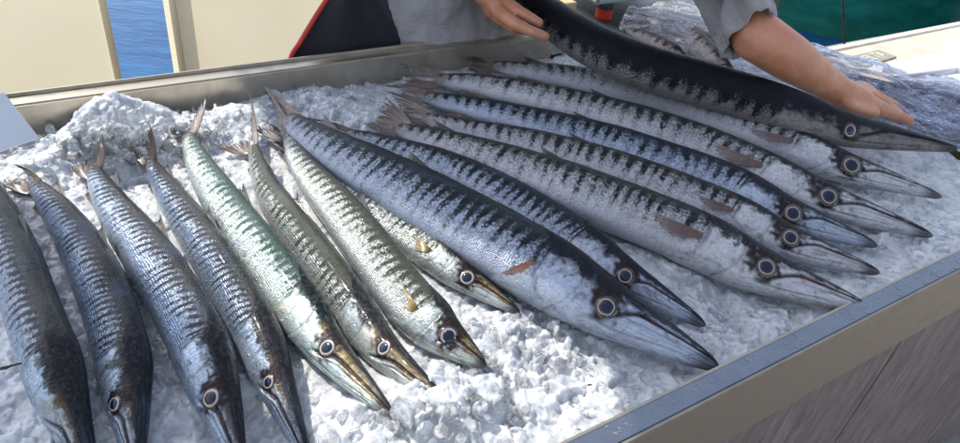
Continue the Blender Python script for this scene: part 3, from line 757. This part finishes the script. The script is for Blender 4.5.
# beige ledge with stencilled plate
def quad_slab(name, px, z1, th, mat, parent=None, bev=.002):
    P = [W(x, y, z1) for x, y in px]
    return prism(name, P, z1 - th, z1, mat, parent, bev)
M_LEDGE = simple('beige_painted_board', (.62, .53, .42), .6, 0, .16, 9, .25, 40, .0015)
led = tag(empty('beige_ledge', W(900, 50, .0)), 'long beige weathered ledge with a stencilled plate, beside the green boat', 'ledge')
o = quad_slab('ledge_board', [(822, 52), (960, 24.5), (1130, -10), (1130, 190), (930, 110), (880, 84)], .0, .045, M_LEDGE); adopt(o, led)
bm = bmesh.new(); e1, e2 = W(822, 52, 0), W(1130, -10, 0)
dd_ = (e2 - e1).normalized(); box(bm, (e1 + e2) / 2 + Vector((0, 0, .002)), dd_ * (e2 - e1).length / 2, Vector((-dd_.y, dd_.x, 0)) * .006, (0, 0, .003))
adopt(bmobj('lit_edge', bm, simple('lit_edge_white', (.8, .76, .68), .5)), led)  # pale strip put in for light catching the ledge edge
q = [(845, 57.5), (878, 49.5), (897, 56), (866, 65.5)]
pl_ = adopt(quad_slab('plate', q, .0042, .0036, simple('olive_grey_plate', (.30, .29, .235), .6, 0, .12, 60), bev=.0003), led)
fc_ = bpy.data.curves.new('lettering', 'FONT'); fc_.body = 'DELTA'; fc_.align_x = 'CENTER'; fc_.align_y = 'CENTER'; fc_.extrude = .0005
Pq = [W(x, y, .0046) for x, y in q]; cen = sum(Pq, Vector()) / 4
ux = ((Pq[1] - Pq[0]) + (Pq[2] - Pq[3])); wlen = ux.length / 2; ux.normalize(); uy = Vector((-ux.y, ux.x, 0)); hlen = abs((Pq[0] - Pq[3]).dot(uy))
fc_.size = hlen * .78
fo_ = bpy.data.objects.new('lettering', fc_); COL.objects.link(fo_); fc_.materials.append(simple('pale_letters', (.66, .62, .52), .6))
fo_.matrix_world = Matrix.Translation(cen) @ Matrix((ux, uy, Vector((0, 0, 1)))).transposed().to_4x4()
bpy.context.view_layer.update()
me_ = bpy.data.meshes.new_from_object(fo_.evaluated_get(bpy.context.evaluated_depsgraph_get())); mw = fo_.matrix_world.copy()
bpy.data.objects.remove(fo_); fo_ = bpy.data.objects.new('lettering', me_); COL.objects.link(fo_); me_.transform(mw)
fo_.parent = pl_
M_WHITE = simple('white_plastic', (.80, .80, .80), .35, 0, .04, 12)
o = quad_slab('cutting_board', [(884, 66), (935, 52), (965, 60), (1110, 98), (1110, 150), (985, 96)], .022, .014, M_WHITE, bev=.002)
tag(o, 'white plastic cutting board lying on the beige ledge', 'cutting board')

def tube(name, pts, rad, mat, parent=None, K=14, cap=True):
    C = spline([list(p) for p in pts], max(8, len(pts) * 8)); n = len(C); rr = np.interp(np.linspace(0, 1, n), np.linspace(0, 1, len(rad)), rad) if hasattr(rad, '__len__') else np.full(n, rad)
    vs, fs = [], []; Tn = np.gradient(C, axis=0)
    up = np.array([0.1, .2, 1.]);
    for i in range(n):
        t_ = Tn[i] / np.linalg.norm(Tn[i]); s_ = np.cross(t_, up); s_ /= np.linalg.norm(s_); u2 = np.cross(s_, t_)
        for k in range(K): a = 2 * math.pi * k / K; vs.append(C[i] + s_ * rr[i] * math.cos(a) + u2 * rr[i] * math.sin(a))
    for i in range(n - 1):
        for k in range(K): fs.append((i * K + k, i * K + (k + 1) % K, (i + 1) * K + (k + 1) % K, (i + 1) * K + k))
    if cap: fs += [tuple(range(K))[::-1], tuple((n - 1) * K + k for k in range(K))]
    o = mesh(name, vs, fs, mat)
    return adopt(o, parent) if parent else o
kn = tag(empty('honing_rod', W(925, 73, .03)), 'white handled rod lying across the white cutting board', 'rod')
tube('rod', [W(894, 76, .028), W(925, 73, .028), W(956, 69, .028)], [.003, .0045, .0045], simple('pale_grey_plastic', (.55, .56, .58), .4), kn)
tube('grip_cap', [W(956.2, 69, .028), W(960, 68.6, .028)], .0055, M_WHITE, kn)

# scale
sc_ = tag(empty('weighing_scale', W(615, 12, -.01)), 'pale green-grey weighing scale on a red-orange foot at the top of the picture', 'scale')
M_SC = simple('grey_green_plastic', (.42, .50, .46), .4, 0, .06, 10)
p_ = W(604, 12, .0)
def cyl(name, c, r, h, mat, parent, K=36, bev=.0012):
    bm = bmesh.new(); bmesh.ops.create_cone(bm, cap_ends=True, segments=K, radius1=r, radius2=r, depth=h, matrix=Matrix.Translation(Vector(c) + Vector((0, 0, h / 2))))
    ed = [e for e in bm.edges if len(e.link_faces) == 2 and e.calc_face_angle() > .8]
    bmesh.ops.bevel(bm, geom=ed, offset=bev, segments=2, affect='EDGES')
    o = bmobj(name, bm, mat, smooth=False); return adopt(o, parent)
cyl('foot', p_ - Vector((0, 0, .012)), .0195, .024, simple('red_orange_plastic', (.80, .075, .03), .35, 0, .05), sc_)
cyl('foot_collar', p_ + Vector((0, 0, .0085)), .0195, .012, simple('dark_plastic', (.05, .06, .06), .5), sc_)
bm = bmesh.new(); a0_, b0_ = p_.dot(T), p_.dot(NV)
tbox(bm, a0_ - .035, a0_ + .24, b0_ - .010, b0_ + .24, .021, .085, .006)
adopt(bmobj('housing', bm, M_SC), sc_)
bm = bmesh.new(); tbox(bm, a0_ - .05, a0_ + .25, b0_ - .02, b0_ + .25, .086, .096, .003)
adopt(bmobj('weighing_pan', bm, M_STEEL), sc_)
p2 = W(563, 5, .03)
bm = bmesh.new(); tbox(bm, p2.dot(T) - .09, W(580, 6, .03).dot(T), p2.dot(NV) - .005, p2.dot(NV) + .16, -.008, .035, .002)
tag(bmobj('cardboard_box', bm, simple('tan_cardboard', (.62, .47, .26), .8, 0, .08, 20)), 'tan cardboard box corner between the held fish and the scale', 'box')

# ------------------------------------------------------------------ background behind the stall
M_CREAM = simple('cream_painted_panel', (.90, .78, .53), .55, 0, .035, 3, .05, 30, .002)
bP = rearB + .55
def a_at(px, py, b): return WP(px, py, tab(0, b), NV).dot(T)
aA = a_at(124, 87, bP)
best = min(np.linspace(.01, .5, 200), key=lambda d: abs(proj(tab(aA, bP + d, WP(137, 85, tab(0, bP), NV).z))[0] - 137))
PT = max(WP(60, -14, tab(0, bP), NV).z, WP(500, -14, tab(0, bP), NV).z, WP(-20, -14, tab(0, bP), NV).z) + .03; print('PT', PT)
def mat_screen():
    t = NT('cream_canvas'); v = t.obj(); n = t.noise(v, 3, 4); n2 = t.noise(v, 300, 2)
    c = t.mix(t.ss(n, .3, .7), (.74, .66, .48), (.80, .72, .54))
    t.set(Base_Color=c, Roughness=.8, Normal=t.bump(n2, .2, .001))
    tr = t.n.new('ShaderNodeBsdfTranslucent'); t.put(tr.inputs[0], c); mx = t.n.new('ShaderNodeMixShader'); mx.inputs[0].default_value = .42
    t.l.new(t.p.outputs[0], mx.inputs[1]); t.l.new(tr.outputs[0], mx.inputs[2]); t.l.new(mx.outputs[0], t.n['Material Output'].inputs[0]); return t.m
M_SCREEN = mat_screen()
def panel(a0, a1, b0, b1, label):
    r = tag(empty('cream_screen', tab((a0 + a1) / 2, (b0 + b1) / 2, GZ)), label, 'screen', 'cream screens behind the stall')
    for x0, x1 in ((a0, a0 + .014), (a1 - .014, a1)):
        bm = bmesh.new(); tbox(bm, x0, x1, b0, b1, GZ, PT, .004); adopt(bmobj('post', bm, M_CREAM), r)
    vs = [tab(a0 + .012 + (a1 - a0 - .024) * i / 40, b0 + .004, GZ + .05 + (PT - GZ - .05) * j / 20) + NV * .004 * math.sin(i * .35) for j in range(21) for i in range(41)]
    fs = [(j * 41 + i, j * 41 + i + 1, (j + 1) * 41 + i + 1, (j + 1) * 41 + i) for j in range(20) for i in range(40)]
    adopt(mesh('canvas', vs, fs, M_SCREEN), r); return r
panel(aA - 2.4, aA, bP, bP + best, 'cream canvas screen at the far left, left of the blue gap')
panel(a_at(181, 80, bP), a_at(530, 20, bP), bP, bP + .08, 'cream canvas screen between the blue gap and the fishmonger')

bd = [W(38, 139, .004), W(-110, 190, .004), None, W(3, 94, .055)]; bd[2] = bd[3] + bd[1] - bd[0]
bm = bmesh.new(); n_ = (bd[1] - bd[0]).cross(bd[3] - bd[0]).normalized() * .006
f1 = [bm.verts.new(p) for p in bd]; f2 = [bm.verts.new(p - n_) for p in bd]
bm.faces.new(f1); bm.faces.new(f2[::-1])
for i in range(4): bm.faces.new((f1[i], f2[i], f2[(i + 1) % 4], f1[(i + 1) % 4]))
bmesh.ops.recalc_face_normals(bm, faces=bm.faces)
tag(bmobj('divider_board', bm, simple('pale_plastic_sheet', (.62, .66, .72), .35, 0, .04, 10)), 'plain pale grey plastic divider leaning at the left end of the tray', 'board')

# green hull, beige boat, rope
def hull(name, wl, h, flare, mat, label):
    vs, fs = [], []; n = len(wl); m = 14
    for i, (x, y) in enumerate(wl):
        p = W(x, y, -1.78)
        for j in range(m):
            u = j / (m - 1); vs.append(p + Vector((0, -flare * u ** 1.6, h * u)))
    back = Vector((0, 2.2, 0))
    k = len(vs)
    for i, (x, y) in enumerate(wl):
        p = W(x, y, -1.78); vs.append(p + Vector((0, -flare, h)) + back)
    for i in range(n - 1):
        for j in range(m - 1): fs.append((i * m + j, (i + 1) * m + j, (i + 1) * m + j + 1, i * m + j + 1))
        fs.append((i * m + m - 1, (i + 1) * m + m - 1, k + i + 1, k + i))
    o = mesh(name, vs, fs, mat); tag(o, label, 'boat'); return o
def mat_hull():
    t = NT('green_hull_paint'); v = t.obj(); n = t.noise(t.vmul(v, (1, 1, 3)), 2.5, 5, .6); z = t.sep(v)[2]
    c = t.mix(t.ss(n, .35, .65), (.006, .12, .075), (.012, .19, .13))
    c = t.mix(t.ss(t.noise(t.vmul(v, (.6, 1, 6)), 6, 4), .6, .75, 0, .35), c, (.08, .20, .18))
    t.set(Base_Color=c, Roughness=.22, Coat_Weight=.4, Normal=t.bump(n, .15, .02)); return t.m
hull('moored_boat', [(772, 24), (790, 30), (815, 37), (850, 44), (890, 48), (940, 47), (1000, 42), (1100, 30)], 1.9, .35, mat_hull(), 'dark green boat hull moored behind the beige ledge')
hull('beige_boat', [(700, 14), (760, 13), (830, 8), (960, -2)], 1.6, .1, M_CREAM, 'beige boat side seen between the grey sleeve and the green hull')
d1 = W(844.5, 48, -.3); d2 = CP + ray(841, -60) / -ray(841, -60).dot(CR @ Vector((0, 0, 1))) * (depth(d1) - .1)
tag(tube('mooring_rope', [d1 + (d1 - d2) * .6, d1, d2, d2 + (d2 - d1) * .5], .004, simple('black_rope', (.012, .012, .015), .7)), 'thin black rope hanging down in front of the green hull', 'rope')

# ------------------------------------------------------------------ person
def blobs(name, chains, vox, mat, parent, smooth=6, disp=None):
    """chains of (point, radius) -> tapered capsules, fused by a voxel remesh into one skin"""
    bm = bmesh.new()
    for ch in chains:
        for i, (p, r) in enumerate(ch):
            bmesh.ops.create_icosphere(bm, subdivisions=3, radius=r, matrix=Matrix.Translation(Vector(p)))
            if i:
                q, r2 = Vector(ch[i - 1][0]), ch[i - 1][1]; p = Vector(p); d = p - q
                if d.length < 1e-4: continue
                m = Matrix.Translation((p + q) / 2) @ d.to_track_quat('Z', 'Y').to_matrix().to_4x4()
                bmesh.ops.create_cone(bm, cap_ends=True, segments=28, radius1=r2, radius2=r, depth=d.length, matrix=m)
    o = bmobj(name, bm, mat, smooth=True)
    rm = o.modifiers.new('remesh', 'REMESH'); rm.mode = 'VOXEL'; rm.voxel_size = vox; rm.use_smooth_shade = True
    sm_ = o.modifiers.new('smooth', 'SMOOTH'); sm_.factor = .5; sm_.iterations = smooth
    for tx_, st_, sz_ in (disp or []):
        tex = bpy.data.textures.new(name + '_folds', 'CLOUDS'); tex.noise_scale = sz_; tex.noise_depth = 3
        dm = o.modifiers.new('folds', 'DISPLACE'); dm.texture = tex; dm.strength = st_; dm.mid_level = .5; dm.texture_coords = 'GLOBAL'
    return adopt(o, parent)
def mat_skin():
    t = NT('skin'); v = t.obj()
    n = t.noise(v, 30, 4); n2 = t.noise(v, 350, 3)
    c = t.mix(t.ss(n, .35, .7), (.52, .22, .12), (.64, .30, .18))
    c = t.mix(t.ss(n2, .5, .75, 0, .3), c, (.40, .16, .09))
    c = t.mix(t.ss(t.noise(v, 13, 3), .48, .66, 0, .6), c, (.60, .20, .13))
    t.set(Base_Color=c, Roughness=.42, Subsurface_Weight=.18, Subsurface_Radius=(.012, .005, .003), Normal=t.bump(n2, .35, .0006)); return t.m
def mat_cloth(name, col, dirt=None):
    t = NT(name); v = t.obj(); n = t.noise(v, 6, 5, .6); n2 = t.noise(v, 500, 2); n3 = t.noise(v, 16, 3, .6)
    c = t.mix(t.ss(n, .3, .7), tuple(x * .85 for x in col), tuple(x * 1.1 for x in col))
    if dirt: c = t.mix(t.ss(n3, .60, .70, 0, .55), c, dirt)
    t.set(Base_Color=c, Roughness=.9, Sheen_Weight=.2, Normal=t.bump(t.math('ADD', t.math('MULTIPLY', n2, .2), t.noise(t.vmul(v, (1, 1, 2.5)), 22, 4, .6, 1.0)), .8, .008)); return t.m
M_SKIN = mat_skin(); M_GREY = mat_cloth('grey_sweatshirt', (.34, .32, .33), (.13, .10, .085)); M_BLACK = mat_cloth('black_apron_cloth', (.010, .010, .018))
hip = W(468, 49, ZR) + NV * .165; hip.z = 0
per = tag(empty('person', (hip.x, hip.y, GZ)), 'fishmonger in a grey sweatshirt and black red-edged apron, holding the huge black fish', 'person')
Z3 = Vector((0, 0, 1))
def rel(a, b, z): return hip + T * a + NV * b + Z3 * z
shL, shR, neck, head_ = rel(-.13, .10, .50), rel(.27, .06, .50), rel(.06, .06, .62), rel(.07, .0, .74)
# image-left hand
wrA = W(487, -8, .135); elA = W(462, -70, .23)
kA = [W(500, 6, .12), W(505, 14, .105)]
fA = [[(wrA, .020), (W(503, 1, .125), .0125), (W(519, 11, .125), .0095), (W(530, 17.5, .12), .0088), (W(539, 22.5, .115), .0078)],
      [(wrA, .020), (W(499, 12, .115), .013), (W(517, 25, .115), .0098), (W(532, 31.5, .11), .0090), (W(545, 36.5, .10), .0080)],
      [(wrA, .02), (W(496, 15, .10), .012), (W(512, 27, .085), .0095), (W(525, 30, .06), .0085), (W(532, 28, .05), .008)],
      [(wrA, .02), (W(490, 12, .095), .012), (W(501, 20, .075), .009), (W(510, 22, .055), .008), (W(516, 20, .05), .0075)],
      [(wrA, .02), (W(500, -14, .15), .012), (W(516, -14, .155), .010), (W(528, -8, .15), .0085)]]
palmA = [[(wrA, .022), (W(497, 4, .12), .016)], [(wrA, .020), (W(493, 9, .11), .015)]]
armA = [[(shL, .055), (elA, .045), (W(478, -28, .165), .034), (wrA, .025)]]
# image-right arm and hand on the head of the fish
elB = W(722, -12, .20); wrB = W(843, 93, .082)
armB = [[(shR, .045), (elB, .030), (W(742, 14, .182), .034), (W(757, 36, .165), .0385), (W(790, 58, .135), .036), (W(822, 80, .100), .0275), (wrB, .023)]]
palmB = [[(wrB, .024), (W(862, 101, .072), .019), (W(872, 105, .066), .014)], [(wrB, .022), (W(858, 104, .068), .017)], [(wrB, .02), (W(866, 95, .05), .017)], [(wrB, .02), (W(862, 90, .04), .016)]]
fB = [[(W(862, 101, .070), .016), (W(884, 110, .058), .0118), (W(898, 115.5, .048), .0096), (W(909, 120.5, .044), .0080)],
      [(W(866, 96, .055), .015), (W(886, 106, .045), .0108), (W(896, 112, .030), .0092), (W(903, 118, .020), .0080)],
      [(W(866, 92, .045), .014), (W(884, 101, .034), .0100), (W(896, 107, .026), .009), (W(904, 113, .018), .008)],
      [(W(864, 89, .038), .013), (W(880, 97, .024), .009), (W(889, 103, .016), .0082), (W(896, 109, .010), .0075)],
      [(wrB, .02), (W(848, 104, .074), .0125), (W(862, 109, .066), .010), (W(874, 113, .060), .009)]]
blobs('body', armA + palmA + fA + armB + palmB + fB + [[(shL, .05), (neck, .06), (shR, .05)], [(neck, .055), (head_, .085), (head_ + Z3 * .07 - NV * .01, .085)],
      [(head_ - NV * .085 + Z3 * .0, .018), (head_ - NV * .09 - Z3 * .02, .016)]], .0024, M_SKIN, per, 5)
blobs('hair', [[(head_ + Z3 * .09 + NV * .01, .088), (head_ + Z3 * .04 + NV * .05, .07)]], .008, simple('dark_hair', (.03, .02, .015), .7, bump=.5, bscale=200), per, 4)
blobs('sweatshirt', [[(rel(.0, .0, -.02), .118), (rel(-.01, .0, .06), .135), (rel(-.01, .02, .2), .155), (rel(.06, .05, .40), .16), (rel(.06, .06, .5), .12)],
                     [(rel(.09, .01, -.02), .11), (rel(.07, .0, .1), .13), (rel(.12, .04, .4), .15)],
                     [(rel(-.02, -.03, .02), .11), (rel(.12, -.03, .01), .10)],
                     [(shL, .085), (elA, .065), (W(470, -48, .2), .05)],
                     ], .0075, M_GREY, per, 4, [(0, .040, .09), (0, .020, .030)])
def sleeve(name, C, rad, mat, parent, wr=.006, seed=0, th=.003):
    """open cloth tube with folds"""
    n, K = 90, 96; P = spline([list(p) for p in C], n); rr = np.interp(np.linspace(0, 1, n), np.linspace(0, 1, len(rad)), rad)
    Tn = np.gradient(P, axis=0); Tn /= np.linalg.norm(Tn, axis=1)[:, None]; s_ = np.cross(Tn, [0, .2, 1.]); s_ /= np.linalg.norm(s_, axis=1)[:, None]; u2 = np.cross(s_, Tn)
    an = np.arange(K) / K * 2 * np.pi; AN, LL = np.meshgrid(an, np.linspace(0, 1, n))
    d = np.abs(vnoise(LL * 14 + np.sin(AN) * 1.5 + seed, np.cos(AN) * 2.2 + 5, 61) - .5) * 2 + .4 * (vnoise(LL * 34 + np.sin(AN) * 3, np.cos(AN) * 5 + 9, 62) - .5)
    r2 = rr[:, None] + .014 * (vnoise(LL * 22 + np.sin(AN + .6) * 1.2, np.cos(AN) * 1.1 + 3, 66) - .5) + .008 * (vnoise(LL * 48 + np.sin(AN) * 2, np.cos(AN) * 3, 67) - .5) + wr * (d - .5) + .003 * np.sin(AN * 3 + LL * 5)
    V = P[:, None] + s_[:, None] * (r2 * np.cos(AN))[..., None] + u2[:, None] * (r2 * np.sin(AN))[..., None]
    o = fast_grid(name, V.reshape(-1, 3), K, n, mat, wrap=True, parent=parent); m = o.modifiers.new('thick', 'SOLIDIFY'); m.thickness = th; m.offset = 0
    return o
sleeve('sleeve', [shR + Vector((0, 0, .02)), W(668, -110, .36), W(708, -45, .25), W(730, 0, .195), W(752, 36, .165)], [.10, .085, .070, .060, .049], M_GREY, per, .026)
# black apron with red piping, hanging behind the rim
bA = rearB + .055
def onb(px, py, b): return WP(px, py, tab(0, b), NV)
na2, nz2 = 40, 40; vs = []
for j in range(nz2):
    v_ = j / (nz2 - 1); 
    l = onb(297 + (345 - 297) * v_ * 1.3, 66 - 74 * v_ * 1.3, bA); r = onb(425 - 60 * v_, 52 - 100 * v_ * .96, bA)
    for i in range(na2):
        u = i / (na2 - 1); p = l.lerp(r, u); vs.append(p + NV * (.05 * (1 - math.sin(u * 1.9 + .3)) + .006 * math.sin(u * 13 + v_ * 3) + .0))
ext = []
for i in range(na2): ext.append(Vector(vs[i]) + Vector((0, 0, -.45)) - T * .10)
vs = ext + vs
ap = fast_grid('apron', np.array([list(v) for v in vs]), na2, nz2 + 1, M_BLACK, parent=per); m = ap.modifiers.new('thick', 'SOLIDIFY'); m.thickness = .004
tube('red_piping', [Vector(vs[0]).lerp(Vector(vs[na2]), k / 8) - NV * .003 for k in range(8)] + [Vector(vs[na2 * j]) - NV * .003 for j in range(1, nz2 + 1, 6)], .0042, simple('red_trim', (.55, .045, .03), .6), per)
blobs('trousers', [[(rel(-.08, .03, -.02), .10), (rel(-.10, .03, -.45), .075), (rel(-.11, .05, -.82), .06)], [(rel(.10, .03, -.02), .10), (rel(.12, .03, -.45), .075), (rel(.13, .05, -.82), .06)]], .012, M_BLACK, per, 3)

# ------------------------------------------------------------------ unseen sheets added overhead, cut so their shadow leaves a sunlit band
HC = 1.55
M_BLOCKER = simple('blue_blocker', (.10, .22, .48), .8, 0, .05)  # blue picked for the reflections it throws on rim and fish
def sun_blocker(px, label):
    P = [W(x, y, .02) + sd * ((HC - .02) / sd.z) for x, y in px]
    o = prism('sun_blocker', P, HC, HC + .012, M_BLOCKER); tag(o, label, 'sun_blocker', 'sun blockers added above the stall')
sun_blocker([(235, 70), (275, 140), (345, 195), (520, 292), (585, 330), (620, 400), (700, 560), (1100, 560), (1250, 260), (985, 108), (860, 78), (800, 55), (680, 20), (420, 20), (250, 60)], 'unseen sheet added to shade the right half of the stall')
sun_blocker([(-30, 175), (15, 175), (80, 220), (200, 335), (300, 420), (360, 560), (-400, 560), (-400, 175)], 'unseen sheet added to shade the left fish')

# melt water drops on the steel rim, a dark speck on the ice
vs, fs, k = [], [], 0
for _ in range(150):
    a_ = random.uniform(W(600, 440, ZR).dot(T), W(965, 262, ZR).dot(T)); b_ = fo + random.uniform(.003, FT - .003); r_ = random.uniform(.0006, .0022) * random.uniform(.5, 1)
    c_ = tab(a_, b_, ZR + .0001); v_ = IV * np.array([r_ * random.uniform(.8, 1.5), r_, r_ * .45]) + np.array(c_[:])
    vs.append(v_); fs.append(IF + k); k += len(IV)
wm = NT('water'); wm.set(Base_Color=(1, 1, 1), Roughness=.02, IOR=1.33, Transmission_Weight=.9)
tag(mesh('water_drops', np.concatenate(vs), np.concatenate(fs).tolist(), wm.m), 'small drops of melt water on the front steel rim', 'water', kind='stuff')
p_ = W(591, 385, .0); z_ = float(ice_h(np.array([p_.x]), np.array([p_.y]))[0]); bm = bmesh.new()
for dx_, r_ in ((0, .0026), (.004, .0014)):
    bmesh.ops.create_icosphere(bm, subdivisions=2, radius=r_, matrix=Matrix.Translation(W(591, 385, z_ + .003) + Vector((dx_, -.001, 0))) @ Matrix.Diagonal((1.5, .8, .6, 1)))
tag(bmobj('black_crumb', bm, simple('black_bit', (.01, .01, .01), .6), smooth=True), 'tiny black crumb lying alone on the ice near the front rim', 'crumb')
